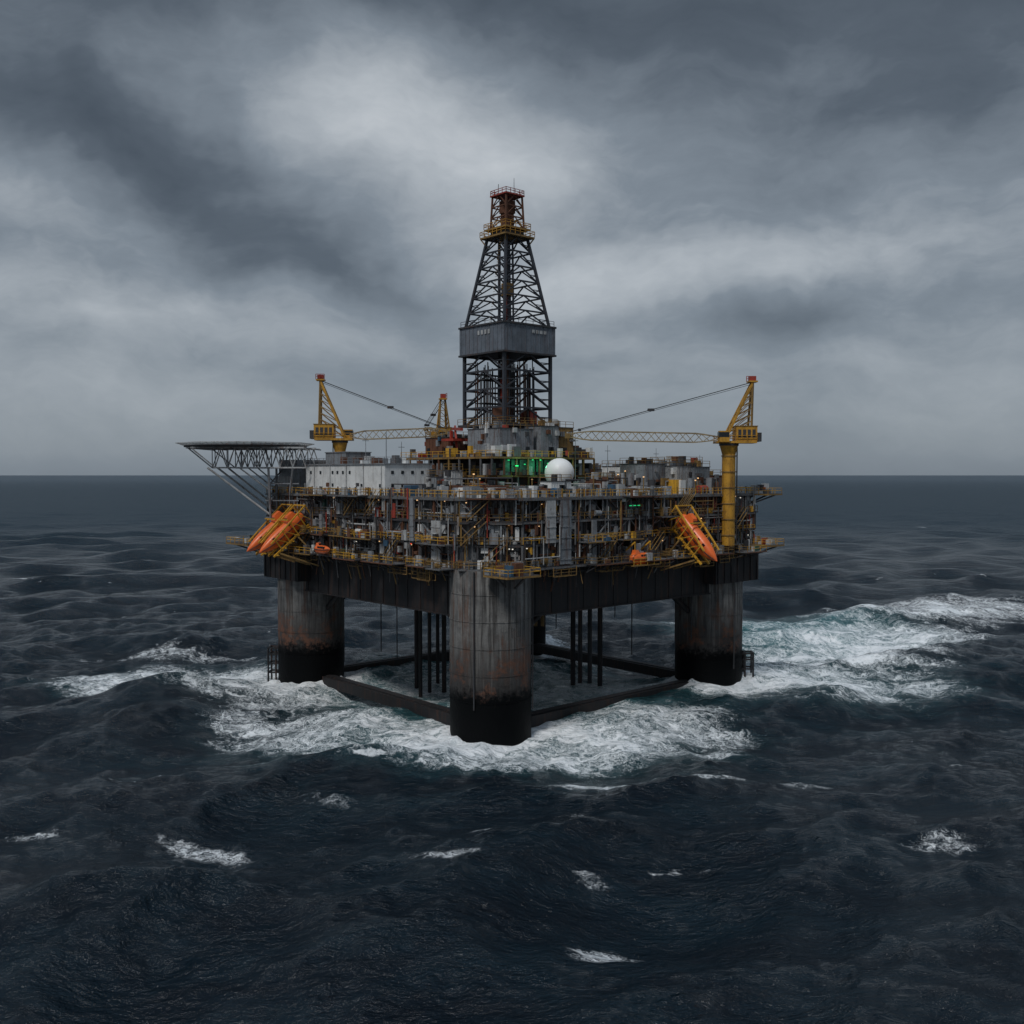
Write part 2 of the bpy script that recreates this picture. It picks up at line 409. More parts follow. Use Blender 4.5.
# scattered machinery on open deck
for i in range(620):
    u,v=R(-35,35),R(-35,35)
    if u+v<-62: continue
    if abs(u)<12 and abs(v)<12: continue
    if u<-22 and -7<v<26: continue
    hh=R(.5,2.6)*(1.25 if u+v>-20 else .8); w,d=R(.4,2.6),R(.4,2.6); c=random.choice(CLUT)
    t=R(0,1)
    if t<.6: tp.box(c,(u,v,41+hh/2),(w,d,hh),random.choice([0,0,0,.3]))
    elif t<.75: tp.beam(c,(u,v,41),(u,v,41+hh),min(w,1.6),12)
    elif t<.90: tp.beam(c,(u,v,41.9),(u+w*1.5,v,41.9),R(.6,1.5),12)
    else:
        tp.beam('dull_yellow',(u,v,41),(u,v,41+hh+2),.14)
        if R(0,1)<.5: lm.box('warm_lamp',(u,v,41+hh+2),(.22,.22,.18))
for i in range(150):
    u,v=R(-34,30),R(-34,34);c=random.choice(PIPE);z=R(41.3,44.5);l=R(3,14)
    if u+v<-60: continue
    if R(0,1)<.5: pp.beam(c,(u,v,z),(min(u+l,36),v,z),R(.12,.4),6)
    else: pp.beam(c,(u,v,z),(u,min(36,v+l),z),R(.12,.4),6)
    pp.beam(c,(u,v,z),(u,v,41),.2,6)
for a,b in ((POLY[1],POLY[2]),(POLY[2],POLY[3]),(POLY[3],POLY[4]),(POLY[4],POLY[0]),(POLY[0],POLY[1])):
    rl.rail('yellow_paint',a+(41,),b+(41,),1.2)
# raised module decks around the derrick
for (x0,x1,y0,y1,z) in ((-17,11,-15,15,48.4),(-15,10,-14,14,44.8)):
    tp.box('dark_steel',((x0+x1)/2,(y0+y1)/2,z-.2),(x1-x0,y1-y0,.36))
    for a,b in (((x0,y0),(x1,y0)),((x1,y0),(x1,y1)),((x0,y1),(x0,y0))):
        rl.rail('yellow_paint',a+(z,),b+(z,)); tp.beam('dull_yellow',a+(z-.25,),b+(z-.25,),.36)
        n=9
        for k in range(n+1):
            q=tuple(a[j]+(b[j]-a[j])*k/n for j in (0,1))
            tp.beam(random.choice(['dull_yellow','steel','rust_steel']),q+(z-.3,),q+((44.8 if z>45 else 41.),),.3)
        for k in range(34):
            t=R(.02,.98);q=[a[j]+(b[j]-a[j])*t for j in (0,1)];hh=R(.4,2.7)
            q=[q[0]+(.9 if a[0]==b[0]==x0 else -.9 if a[0]==b[0] else 0),q[1]+(.9 if a[1]==b[1]==y0 else -.9 if a[1]==b[1] else 0)]
            tp.box(random.choice(CLUT),(q[0],q[1],(z-3.6 if R(0,1)<.55 else z)+hh/2),(R(.5,2),R(.5,2),hh))
tp.box('dark_steel',(-1,0,44.6),(22,23,7.2))
module(-7.5,-6.5,48.4,9,10,5.6,'grey_paint'); module(6.3,-8.3,48.4,4.5,6,6.2,'dull_yellow'); module(.8,-8.8,48.4,5,7,6.3,'grey_paint')
module(-8,9,48.4,8,8,4.2,'rust_steel'); module(5,5,48.4,8,10,5.0,'steel')
tp.box('red_paint',(-12.2,2.5,52.),(4,4,.5)); tp.beam('red_paint',(-12,4,48.4),(-12,4,54),.5); tp.beam('red_paint',(-13.5,0,48.4),(-11,4,55),.4)
tp.beam('red_paint',(-14,-2,54),(-10,6,54.5),.6)
# right-hand containers / mud modules
def W(x,y): p=W2L((x,y,0)); return p[0],p[1]
for (X,Y,w,d,h,m,z) in ((27,-6,6,7,6.0,'grey_paint',41),(33,-4,5,8,5.6,'light_grey',41),(38,-3,5,5,5.4,'grey_paint',41),(36,6,8,8,6.4,'light_grey',41),(24,6,6,6,5.6,'white_paint',41),
                        (19,-12,5,3,3.,'steel',41),(43,3,5,5,3.6,'rust_steel',41),(-14,-20,4,3,3.4,'grey_paint',41),(-11,-26,2.5,2.5,4.6,'light_grey',41),(8,-30,5,3,2.6,'white_paint',41),(-20,-4,7,7,4.4,'green_paint',41),
                        (-22,8,6,9,5.0,'steel',41),(0,30,16,10,6,'grey_paint',41),(22,22,9,9,5,'steel',41),(17,-20,4,4,2.8,'rust_steel',41),(-19,-16,3,6,2.6,'grey_paint',41)):
    u,v=W(X,Y); module(u,v,z,w,d,h,m)
for k in range(6):   # vertical mud tanks
    u,v=W(20+k*2.1,-12+k*1.6); tp.beam('light_grey' if k%2 else 'grey_paint',(u,v,41),(u,v,45.2),1.7,14)
# pipe rack
u0,v0=W(-4,-33)
for k in range(14): pp.beam('rust_steel',(u0-1+k*.35,v0-3,42+.3*(k%2)),(u0-1+k*.35,v0+9,42+.3*(k%2)),.3,8)
# aerials / masts
for X,Y,h in ((-30,-8,53),(20,-4,51),(31,2,50.5),(-24,4,52),(40,0,49),(13,-8,53),(47,2,48)):
    u,v=W(X,Y); tp.beam('grey_paint',(u,v,41),(u,v,h),.2,6,.1); tp.beam('grey_paint',(u-.8,v,h-1.2),(u+.8,v,h-1.2),.1)
# green-lit shale-shaker area beneath the drill floor
gr=B('rig','green_lit_bay')
for k in range(7):
    gr.box('green_paint',(-13+k*2.2,-14.5,46.6),(1.7,.2,2.4))
for k in range(8):
    gr.box('green_lamp',(-13+k*2.1,-15.3,47.2+R(-.9,.6)),(R(.3,.8),.12,.16))
for k in range(3): gr.box('green_lamp',(-3+k*1.1,-37.8,39.2),(.6,.12,.16))
for (u,v,z) in ((-11,-16.3,46.7),(-5,-16.3,46.7),(1,-16.3,46.7)):
    l=bpy.data.lights.new('green_floodlight','POINT'); l.energy=80; l.color=(.1,1,.45); l.shadow_soft_size=.3
    o=bpy.data.objects.new('green_floodlight',l); o.location=L2W((u,v,z)); scene.collection.objects.link(o); o['par']='rig'

# ------------------------------------------------------------ accommodation block
parent('acc','accommodation_block',L2W((-29.5,9.5,41)))
ac=B('acc','walls')
ac.box('white_paint',(-29.2,9.5,43.9),(11,29,5.8)); ac.box('grey_paint',(-29.2,9.5,46.9),(11.5,29.5,.2))
ac.box('grey_paint',(-27,20,48.2),(6,8,2.4)); ac.box('grey_paint',(-27,20,49.5),(6.3,8.3,.2))
ac.box('grey_paint',(-30,32,44.5),(9,8,7.)); ac.box('light_grey',(-34,33,40),(3,6,9))
aw=B('acc','windows')
for zz in (42.8,45.3):
    for k in range(13):
        if R(0,1)<.45: aw.box('window_glass',(-34.73,-3.6+k*2.15+R(-.3,.3),zz),(.1,.6,.6))
    for k in range(4): aw.box('window_glass',(-33+k*2.3,-5.03,zz),(.6,.1,.6))
aw.box('dark_steel',(-34.74,4.3,42.2),(.14,1.,2.1)); aw.box('rust_steel',(-34.76,15.3,42.2),(.14,1.,2.1))
al=B('acc','roof_fittings')
for a,b in (((-34.8,-5),(-34.8,24)),((-34.8,-5),(-23.6,-5))): al.rail('grey_paint',a+(47.,),b+(47.,))
for k in range(16):
    hh=R(.5,1.6); al.box(random.choice(['light_grey','grey_paint','white_paint','steel','rust_steel']),(R(-33,-25),R(-4,15),47.+hh/2),(R(.6,2.4),R(.6,2.4),hh))
al.beam('grey_paint',(-33,-3,47),(-33,-3,53),.15,6)
for k in range(5): al.beam('light_grey',(-34.85,-4+k*6.1,41.1),(-34.85,-4+k*6.1,46.7),.14,6)
for k in range(10):
    hh=R(.5,1.8); al.box(random.choice(CLUT),(-35.2,R(-4,23),41+R(.3,1.6)),(.7,R(.4,1.4),R(.4,1.2)))

# ------------------------------------------------------------ helideck
HX=-56.6; hc=W2L((HX,0,0)); parent('heli','helideck',(HX,0,51)); hd=B('heli','landing_deck'); ht=B('heli','support_truss'); hn=B('heli','safety_net')
def octo(r): return [(hc[0]+r*math.cos(math.pi/8+i*math.pi/4),hc[1]+r*math.sin(math.pi/8+i*math.pi/4)) for i in range(8)]
hd.prism('green_paint',octo(12.9),51.02,51.3); hd.prism('dark_steel',octo(12.7),50.6,51.0)
n=40
for i in range(n):
    t0=2*math.pi*i/n;t1=2*math.pi*(i+1)/n
    hd.add('white_paint',[(hc[0]+r*math.cos(t),hc[1]+r*math.sin(t),51.31) for r,t in ((5.,t0),(5.6,t0),(5.6,t1),(5.,t1))],[(0,1,2,3)])
for a,b,w,d in ((-1.6,0,.5,4.5),(1.6,0,.5,4.5),(0,0,2.7,.5)): hd.box('white_paint',(hc[0]+a,hc[1]+b,51.312),(w,d,.004))
o1=octo(12.9);o2=octo(14.3)
for i in range(8):
    j=(i+1)%8
    hn.beam('light_grey',o2[i]+(51.45,),o2[j]+(51.45,),.14); hn.beam('grey_paint',o1[i]+(51.1,),o1[j]+(51.1,),.3)
    for k in range(7):
        a=[o1[i][q]+(o1[j][q]-o1[i][q])*k/7 for q in (0,1)];b=[o2[i][q]+(o2[j][q]-o2[i][q])*k/7 for q in (0,1)]
        hn.beam('light_grey',(a[0],a[1],51.),(b[0],b[1],51.45),.1)
    for f in (.35,.7): 
        a=[o1[i][q]+(o2[i][q]-o1[i][q])*f for q in (0,1)];b=[o1[j][q]+(o2[j][q]-o1[j][q])*f for q in (0,1)]
        hn.beam('grey_paint',(a[0],a[1],51.+f*.45),(b[0],b[1],51.+f*.45),.06)
def WL(x,y,z): return W2L((x,y,z))
for Y in (-8,-1,7):
    hw=12.0 if abs(Y)<6 else 9.3
    x0=HX-hw;x1=HX+hw+ (3 if abs(Y)<6 else 5)
    ht.beam('light_grey',WL(x0,Y,50.4),WL(x1,Y,50.4),.34)
    xl=x0+5.0; ht.beam('light_grey',WL(xl,Y,46.3),WL(x1,Y,46.3),.28)
    ht.beam('light_grey',WL(x0,Y,50.4),WL(xl,Y,46.3),.24)
    m=7
    for k in range(m):
        a=xl+(x1-xl)*k/m;b=xl+(x1-xl)*(k+1)/m;c=(a+b)/2
        ht.beam('light_grey',WL(a,Y,46.3),WL(c,Y,50.4),.17); ht.beam('light_grey',WL(c,Y,50.4),WL(b,Y,46.3),.17)
        ht.beam('grey_paint',WL(a,Y,46.3),WL(a,Y,50.4),.14)
for k in range(9):
    x=-66.5+k*3.;
    ht.beam('grey_paint',WL(x,-9,50.3),WL(x,9,50.3),.22)
    if k>1 and k%2: ht.beam('grey_paint',WL(x,-8,46.3),WL(x,7,46.3),.2)
for Y in (-8,-1,7):
    ht.beam('light_grey',WL(-62.5,Y,46.3),WL(-50,Y*.8,36.5),.42,8)
    ht.beam('light_grey',WL(-56,Y,46.3),WL(-50,Y*.8,41.5),.3,8)
    ht.beam('grey_paint',WL(-50,Y,46.3),WL(-50,Y*.8,35),.5,8)
    ht.beam('grey_paint',WL(-45,Y,46.3),WL(-46,Y*.8,41),.4,8)
for k,z in enumerate((36,39.5,43)):
    ht.beam('grey_paint',WL(-50,-6.4,z),WL(-50,6.4,z),.3); ht.beam('grey_paint',WL(-50,-6.4,z),WL(-50,6.4,z+3.5),.22)
    ht.beam('grey_paint',WL(-51,-6.4,z),WL(-44,-7,z),.22)

# ------------------------------------------------------------ derrick
parent('der','drilling_derrick',(CX,0,55)); dr=B('der','tower_frame'); di=B('der','pipe_rack'); db=B('der','wind_wall'); dc=B('der','crown_platform')
def tower(z0,z1,a0,a1,n,leg,br,mat='derrick_steel',k=True):
    cs=((-1,-1),(1,-1),(1,1),(-1,1))
    def pt(c,z,f=1.): 
        a=a0+(a1-a0)*(z-z0)/(z1-z0); return (c[0]*a*f,c[1]*a*f,z)
    for c in cs: dr.beam(mat,pt(c,z0),pt(c,z1),leg)
    for i in range(n):
        za=z0+(z1-z0)*i/n;zb=z0+(z1-z0)*(i+1)/n;zm=(za+zb)/2
        for j in range(4):
            c=cs[j];d=cs[(j+1)%4]
            dr.beam(mat,pt(c,za),pt(d,za),br*1.25); 
            T=tuple((pt(c,zb)[q]+pt(d,zb)[q])/2 for q in range(3))
            dr.beam(mat,pt(c,za),T,br);dr.beam(mat,pt(d,za),T,br)
            if k:
                dr.beam(mat,pt(c,zm),tuple((pt(c,za)[q]*.5+T[q]*.5) for q in range(3)),br*.6)
                dr.beam(mat,pt(d,zm),tuple((pt(d,za)[q]*.5+T[q]*.5) for q in range(3)),br*.6)
    for j in range(4): dr.beam(mat,pt(cs[j],z1),pt(cs[(j+1)%4],z1),br*1.3)
tower(55,70.2,6.45,6.45,4,.6,.3)
tower(75.8,94.6,6.3,3.0,6,.5,.24)
tower(96.6,103.4,2.5,2.2,3,.32,.18,'rust_steel',False)
dr.box('dark_steel',(0,0,55.1),(15,15,.5))
for a,b in (((-7.5,-7.5),(7.5,-7.5)),((-7.5,-7.5),(-7.5,7.5))): dr.rail('dull_yellow',a+(55.4,),b+(55.4,))
for c,s_ in (((0,-7.1),(14.4,.2)),((0,7.1),(14.4,.2)),((-7.1,0),(.2,14.0)),((7.1,0),(.2,14.0))):
    db.box('band_paint',(c[0],c[1],72.9),(s_[0],s_[1],5.7))
    for k in range(11):
        t=-6.5+k*1.3
        if s_[0]>1: db.box('band_paint',(t,c[1]*1.02,72.9),(.12,.1,5.6))
        else: db.box('band_paint',(c[0]*1.02,t,72.9),(.1,.12,5.6))
for z in (69.95,75.85):
    for a,b in (((-7.3,-7.3),(7.3,-7.3)),((7.3,-7.3),(7.3,7.3)),((7.3,7.3),(-7.3,7.3)),((-7.3,7.3),(-7.3,-7.3))): db.beam('dark_steel',a+(z,),b+(z,),.35)
db.box('dark_steel',(0,0,70.3),(13.6,13.6,.3))
for k in range(4): db.box('light_grey',(-7.32,-2.6+k*1.1,74.3),(.06,.6,.9)); db.box('light_grey',(.8+k*1.1,-7.32,74.5),(.7,.06,.7))
for a,b in (((-7,-7),(7,-7)),((-7,-7),(-7,7))): db.rail('derrick_steel',a+(76,),b+(76,))
for i in range(80):
    sg=random.choice((-1,1)); u=R(-4.8,4.8); v=sg*R(1.4,5.2)
    di.beam(random.choice(['rust_steel','rust_steel','dark_steel','dark_steel','derrick_steel']),(u,v,55.4),(u*.98,v*.98,R(66,70)),.24,5)
for sx in (-1.2,1.2):
    di.beam('derrick_steel',(sx,1.2,55.4),(sx,1.2,95),.45); di.beam('derrick_steel',(sx,-.6,76),(sx*.8,-.6,95),.3)
for k in range(6): di.beam('dark_steel',(R(-.6,.6),R(-.6,.6),66),(0,0,95),.14,5)
di.box('dull_yellow',(0,0,84),(1.8,1.8,2.6)); di.beam('red_paint',(0,0,64),(0,0,82.7),.4,8); di.box('red_paint',(0,0,63),(2.2,2.2,4)); di.beam('rust_steel',(0,0,55),(0,0,61),.35,8)
di.box('rust_steel',(-3,-2,57.2),(3,3,3.6)); di.box('red_paint',(3,-3.5,56.8),(2,3,2.8))
for z in (60,65): di.box('dark_steel',(0,3.5,z),(9,3,.2))
for k in range(36): di.beam('dull_yellow',(-6.2+.087*k*.95,-2.,76+k*.52),(-6.2+.087*k*.95,-1.4,76+k*.52),.07)
dc.box('dull_yellow',(0,0,94.7),(8.2,8.2,.35)); dc.box('dull_yellow',(0,0,96.4),(7.0,7.0,.3)); dc.box('dark_steel',(0,0,95.6),(5,5,1.5))
for z,a in ((94.9,4.1),(96.55,3.5)):
    for p,q in (((-a,-a),(a,-a)),((a,-a),(a,a)),((a,a),(-a,a)),((-a,a),(-a,-a))): dc.rail('crane_yellow',p+(z,),q+(z,),1.1,1.2,.1)
for sx in (-1,1):
    for sy in (-1,1): dc.beam('dull_yellow',(sx*2.9,sy*2.9,92.6),(sx*4.,sy*4.,94.6),.25)
dc.box('red_paint',(0,0,103.5),(5.2,5.2,.3)); dc.box('rust_steel',(0,0,101.2),(2.4,2.4,2.6)); dc.box('rust_steel',(0,0,98.6),(2,2,3))
for p,q in (((-2.5,-2.5),(2.5,-2.5)),((2.5,-2.5),(2.5,2.5)),((2.5,2.5),(-2.5,2.5)),((-2.5,2.5),(-2.5,-2.5))): dc.rail('red_paint',p+(103.6,),q+(103.6,),1.0,1.2,.1)
dc.beam('dark_steel',(1.2,-.8,103.5),(1.2,-.8,107.4),.16,6,.08); dc.beam('dark_steel',(-1.6,1,103.5),(-1.6,1,106),.12,6)
# ------------------------------------------------------------ radome
rx=W2L((9.3,-17,0)); parent('rad','radar_dome',(9.3,-17,41)); rd=B('rad','dome')
weathered('radome_white',(.88,.88,.86),.45,.03,grime=.05)
rd.sphere('radome_white',(rx[0],rx[1],45.2),2.9,32,18); B('rad','pedestal').beam('light_grey',(rx[0],rx[1],41),(rx[0],rx[1],42.8),2.4,16)
for k in range(8):
    t=k*math.pi/4; B('rad','pedestal').beam('steel',(rx[0]+1.9*math.cos(t),rx[1]+1.9*math.sin(t),41),(rx[0]+1.3*math.cos(t),rx[1]+1.3*math.sin(t),43.),.14)

# ------------------------------------------------------------ cranes
def crane(key,X,Y,z0,zt,yaw,blen,lift,mh,lean,boommat='dull_yellow',pd=2.6,sc=1.):
    parent(key,'pedestal_crane',(X,Y,z0))
    b=B(key,'pedestal');c=B(key,'machinery_house');m=B(key,'a_frame');bo=B(key,'boom');ca=B(key,'cables')
    dx,dy=math.cos(yaw),math.sin(yaw); YP='crane_yellow'
    def P(f,s,z): return W2L((X+dx*f-dy*s,Y+dy*f+dx*s,z))
    rz=yaw-TH
    b.beam(YP,P(0,0,z0),P(0,0,zt-1),pd,20); b.beam(YP,P(0,0,zt-2.6),P(0,0,zt-.9),pd,20,pd*1.35); b.beam('dark_steel',P(0,0,zt-.9),P(0,0,zt-.4),pd*1.45,20)
    for z in np.arange(z0+2,zt-2,3.2): b.beam('dull_yellow',P(0,0,z),P(0,0,z+.25),pd*1.1,20)
    b.beam('dark_steel',P(-pd*.62,.3,z0),P(-pd*.62,.3,zt-1),.1);b.beam('dark_steel',P(-pd*.62,-.3,z0),P(-pd*.62,-.3,zt-1),.1)
    c.box(YP,P(-1.2*sc,0,zt-.2),(8.*sc,4.2*sc,.45),rz)
    c.box(YP,P(-3.2*sc,0,zt+1.5*sc),(4.2*sc,3.8*sc,2.9*sc),rz); c.box('dull_yellow',P(-3.2*sc,0,zt+3.*sc),(4.4*sc,4.*sc,.16),rz)
    for k in range(4): c.box('dark_steel',P((-4.6+k*.95)*sc,-1.93*sc,zt+1.5*sc),(.6*sc,.1,1.6*sc),rz); c.box('dark_steel',P((-4.6+k*.95)*sc,1.93*sc,zt+1.5*sc),(.6*sc,.1,1.6*sc),rz)
    c.box(YP,P(1.5*sc,2.2*sc,zt+.9*sc),(2.*sc,1.6*sc,2.2*sc),rz); c.box('window_glass',P(1.6*sc,2.2*sc,zt+1.25*sc),(2.04*sc,1.64*sc,1.0*sc),rz)
    c.box('dark_steel',P(-5.7*sc,0,zt+.8*sc),(1.*sc,3.4*sc,1.8*sc),rz)
    for s in (-2.1,2.1): c.rail(YP,P(-5.2*sc,s*sc,zt),P(2.6*sc,s*sc,zt),1.1,1.6,.1)
    for s in (-1.5*sc,1.5*sc):
        m.beam(YP,P(1.2*sc,s,zt),P(-lean,s*.45,zt+mh),.42*sc); m.beam('dull_yellow',P(-4.2*sc,s,zt+2.8*sc),P(-lean,s*.45,zt+mh),.34*sc)
        for k in range(1,7):
            t=k/7; a=P(1.2*sc+(-lean-1.2*sc)*t,s*(1-.55*t),zt+mh*t); q=P(-4.2*sc+(-lean+4.2*sc)*t,s*(1-.55*t),zt+2.8*sc+(mh-2.8*sc)*t)
            m.beam('dull_yellow',a,q,.15*sc)
            t2=(k-1)/7; a2=P(1.2*sc+(-lean-1.2*sc)*t2,s*(1-.55*t2),zt+mh*t2); m.beam('dull_yellow',a2,q,.14*sc)
    for k in range(8):
        t=k/7; f=1.2*sc+(-lean-1.2*sc)*t; w=1.5*sc*(1-.55*t); m.beam(YP,P(f,-w,zt+mh*t),P(f,w,zt+mh*t),.16*sc)
        if k<7:
            t2=(k+1)/7;f2=1.2*sc+(-lean-1.2*sc)*t2;w2=1.5*sc*(1-.55*t2); m.beam('dull_yellow',P(f,-w,zt+mh*t),P(f2,w2,zt+mh*t2),.13*sc)
    m.box(YP,P(-lean,0,zt+mh+.1),(1.8*sc,2.2*sc,.3),rz); m.box('red_paint',P(-lean,0,zt+mh+.7),(1.3*sc,1.4*sc,1.),rz); m.rail('red_paint',P(-lean-.9*sc,-1*sc,zt+mh+.2),P(-lean+.9*sc,-1*sc,zt+mh+.2),1.1,.9,.1)
    zb=zt+.6*sc
    bo.lattice(boommat,P(2.2*sc,0,zb),P(blen,0,zb+lift),1.9*sc,1.8*sc,max(6,int(blen/1.7)),.2*sc,.12*sc)
    bo.box('dull_yellow',P(blen+.2,0,zb+lift-.1),(1.,1.1*sc,1.0*sc),rz); bo.box('dark_steel',P(blen*.93,0,zb+lift+1.1*sc),(.5,1.2,.5),rz)
    for s in (-.45,.45):
        ca.beam('black_steel',P(-lean,s,zt+mh),P(blen,s,zb+lift+.6),.14,5)
        ca.beam('black_steel',P(-lean+.4,s*.4,zt+mh-.5),P(blen*.94,s*.4,zb+lift+.9),.08,5)
    t=.55; q=P(-lean+(blen+lean)*t,0,zt+mh+(zb+lift+.6-zt-mh)*t); ca.box('dark_steel',q,(1.3,1.1,.5),rz); 
    ca.beam('black_steel',P(blen+.3,0,zb+lift-.6),P(blen+.3,0,zb+lift-3.4),.08,5); ca.box('red_paint',P(blen+.3,0,zb+lift-3.6),(.6,.5,1.),rz)
crane('cr1',43.9,-10.6,30.5,51.6,math.radians(180),32.5,0.6,11.9,4.6,'cream_paint',2.7)
crane('cr2',-37.0,2,41,52.6,math.radians(3),23,.9,12.4,4.0,'cream_paint',2.4)
crane('cr3',-15.6,9,41,52.9,math.radians(105),20,2.5,8.5,1.5,'dull_yellow',2.,.75)

# ------------------------------------------------------------ lifeboats
def boat(key,name,C0,dirv,length,rad):
    """C0 world centre, dirv bow direction (world)"""
    parent(key,name,tuple(C0)); h=B(key,'hull'); f=B(key,'fittings')
    d=Vector(dirv).normalized(); side=d.cross(Vector((0,0,1))).normalized(); up=side.cross(d).normalized(); c=Vector(C0)
    def P(x,y,z): return W2L(tuple(c+d*x+side*y+up*z))
    N=22;M=20;vs=[];fs=[]
    prof=[]
    for i in range(N+1):
        t=i/N; x=(t-.5)*length
        if t<.14: k=.62+.38*math.sin(t/.14*math.pi/2)
        elif t<.55: k=1.
        else: k=max(.03,math.cos((t-.55)/.45*math.pi/2)**.75)
        zc=-.05*rad+ (.25*rad*((t-.55)/.45)**2 if t>.55 else 0)
        prof.append((x,k,zc))
        for j in range(M):
            a=2*math.pi*j/M; ca,sa=math.cos(a),math.sin(a)
            yy=rad*.82*k*math.copysign(abs(ca)**.8,ca); zz=rad*k*math.copysign(abs(sa)**(.85 if sa>0 else 1.15),sa)
            vs.append(P(x,yy,zc+zz))
    for i in range(N):
        for j in range(M): fs.append((i*M+j,i*M+(j+1)%M,(i+1)*M+(j+1)%M,(i+1)*M+j))
    fs.append(tuple(reversed(range(M))));
    h.add('orange_paint',vs,fs,True)
    for sg in (-1,1):
        for i in range(N-1):
            a=prof[i];b=prof[i+1]; f.beam('dark_steel',P(a[0],sg*rad*.84*a[1],a[2]),P(b[0],sg*rad*.84*b[1],b[2]),.14)
        for k in range(4): f.beam('window_glass',P(-length*.2+k*length*.12,sg*rad*.62,rad*.52),P(-length*.2+k*length*.12+.55,sg*rad*.62,rad*.52),.36)
    vs=[P(x,y,z) for x,y,z in ((-length*.40,-rad*.5,rad*.8),(-length*.18,-rad*.5,rad*.85),(-length*.18,rad*.5,rad*.85),(-length*.40,rad*.5,rad*.8),(-length*.38,-rad*.36,rad*1.5),(-length*.26,-rad*.36,rad*1.5),(-length*.26,rad*.36,rad*1.5),(-length*.38,rad*.36,rad*1.5))]
    h.add('orange_paint',vs,[(3,2,1,0),(4,5,6,7),(0,1,5,4),(1,2,6,5),(2,3,7,6),(3,0,4,7)])
    f.beam('window_glass',P(-length*.222,-rad*.34,rad*1.2),P(-length*.222,rad*.34,rad*1.2),.34)
    f.beam('dark_steel',P(-length*.5,0,-rad*.5),P(-length*.56,0,-rad*.5),.7,12); f.beam('dark_steel',P(-length*.45,0,-rad*.95),P(length*.2,0,-rad*1.02),.16)
def davit(C0,dirv,length,rad):
    b=B('rig','lifeboat_davits'); d=Vector(dirv).normalized(); side=d.cross(Vector((0,0,1))).normalized(); up=side.cross(d).normalized(); c=Vector(C0)
    def P(x,y,z): return W2L(tuple(c+d*x+side*y+up*z))
    r=rad*1.05; L=length/2
    for sg in (-1,1):
        b.beam('yellow_paint',P(-L-1,sg*r*.7,-r*1.25),P(L*.75,sg*r*.7,-r*1.25),.32)
        b.beam('yellow_paint',P(-L-1.,sg*r*1.35,r*1.3),P(L*.62,sg*r*1.35,r*.5),.26)
        for k in range(5):
            x=-L-.8+k*(L*1.75)/4.5; b.beam('yellow_paint',P(x,sg*r*1.3,-r*1.25),P(x,sg*r*1.35,r*(1.3-.17*k)),.2)
            if k<4: b.beam('yellow_paint',P(x,sg*r*1.3,-r*1.25),P(x+L*.39,sg*r*1.35,r*(1.2-.17*k)),.14)
        a=Vector(P(-L*.3,sg*r*1.3,-r*1.25))
        b.beam('dull_yellow',a,(a.x*.93,a.y*.93,29.),.3)
        a=Vector(P(L*.55,sg*r*1.3,-r*1.25)); b.beam('dull_yellow',a,(a.x*.84,a.y*.84,26.5),.3)
    for k in range(6):
        x=-L-1+k*(L*1.8)/5; b.beam('yellow_paint',P(x,-r*1.35,-r*1.3),P(x,r*1.35,-r*1.3),.2)
    for x in (-L-.8,-L*.35): b.beam('yellow_paint',P(x,-r*1.35,r*1.35),P(x,r*1.35,r*1.35),.24)
dl=(-C,-S,-.78)   # outboard from the left-front face
for i,v in enumerate((20.5,25.8)):
    p=L2W((-42.4,v,32.8)); boat('lb%d'%i,'lifeboat',p,dl,12.,1.5); davit(p,dl,12.,1.5)
dr_=(S,-C,-.95)
p=L2W((11.5,-41.8,32.6)); boat('lb2','lifeboat',p,dr_,12.,1.6); davit(p,dr_,12.,1.6)
p=L2W((-1.5,-39.4,29.6)); boat('rb0','rescue_boat',p,(C,S,0),6.2,1.05)
boat('rb1','rescue_boat',L2W((-40,8.5,30.4)),(S,-C,0),5.2,.8)
dv=B('rig','rescue_boat_davits')
for uu in (-3.6,.6): dv.beam('yellow_paint',(uu,-37.2,31),(uu,-39.4,32.6),.24); dv.beam('yellow_paint',(uu,-39.4,32.6),(uu,-39.4,30.4),.1); dv.beam('yellow_paint',(uu,-37.2,28.9),(uu,-40.2,28.4),.3)
dv.box('dull_yellow',(-1.5,-39.2,28.4),(7.5,2.8,.2)); rl.rail('yellow_paint',(-5.2,-40.6,28.5),(2.2,-40.6,28.5))

# ------------------------------------------------------------ build meshes
EMP={}
for k,(nm,loc) in PARENTS.items():
    e=bpy.data.objects.new(nm,None); e.location=loc; e.empty_display_size=2; scene.collection.objects.link(e); EMP[k]=e
groups={}
for (p,part,mat),(V,F,SM) in BUCK.items(): groups.setdefault((p,part),[]).append((mat,V,F,SM))
for (p,part),lst in groups.items():
    V=[];F=[];SM=[];MI=[];me=bpy.data.meshes.new(part)
    for i,(mat,v,f,sm) in enumerate(lst):
        o=len(V);V+=v;F+=[tuple(a+o for a in ff) for ff in f];SM+=sm;MI+=[i]*len(f);me.materials.append(MATS[mat])
    me.from_pydata(V,[],F); me.polygons.foreach_set('use_smooth',SM); me.polygons.foreach_set('material_index',MI); me.update()
    ob=bpy.data.objects.new(part,me); scene.collection.objects.link(ob); ob.parent=EMP[p]
    ob.matrix_parent_inverse=Matrix.Translation(-Vector(PARENTS[p][1]))
for o in list(scene.objects):
    if o.get('par'): 
        o.parent=EMP[o['par']]; o.matrix_parent_inverse=Matrix.Translation(-Vector(PARENTS[o['par']][1]))

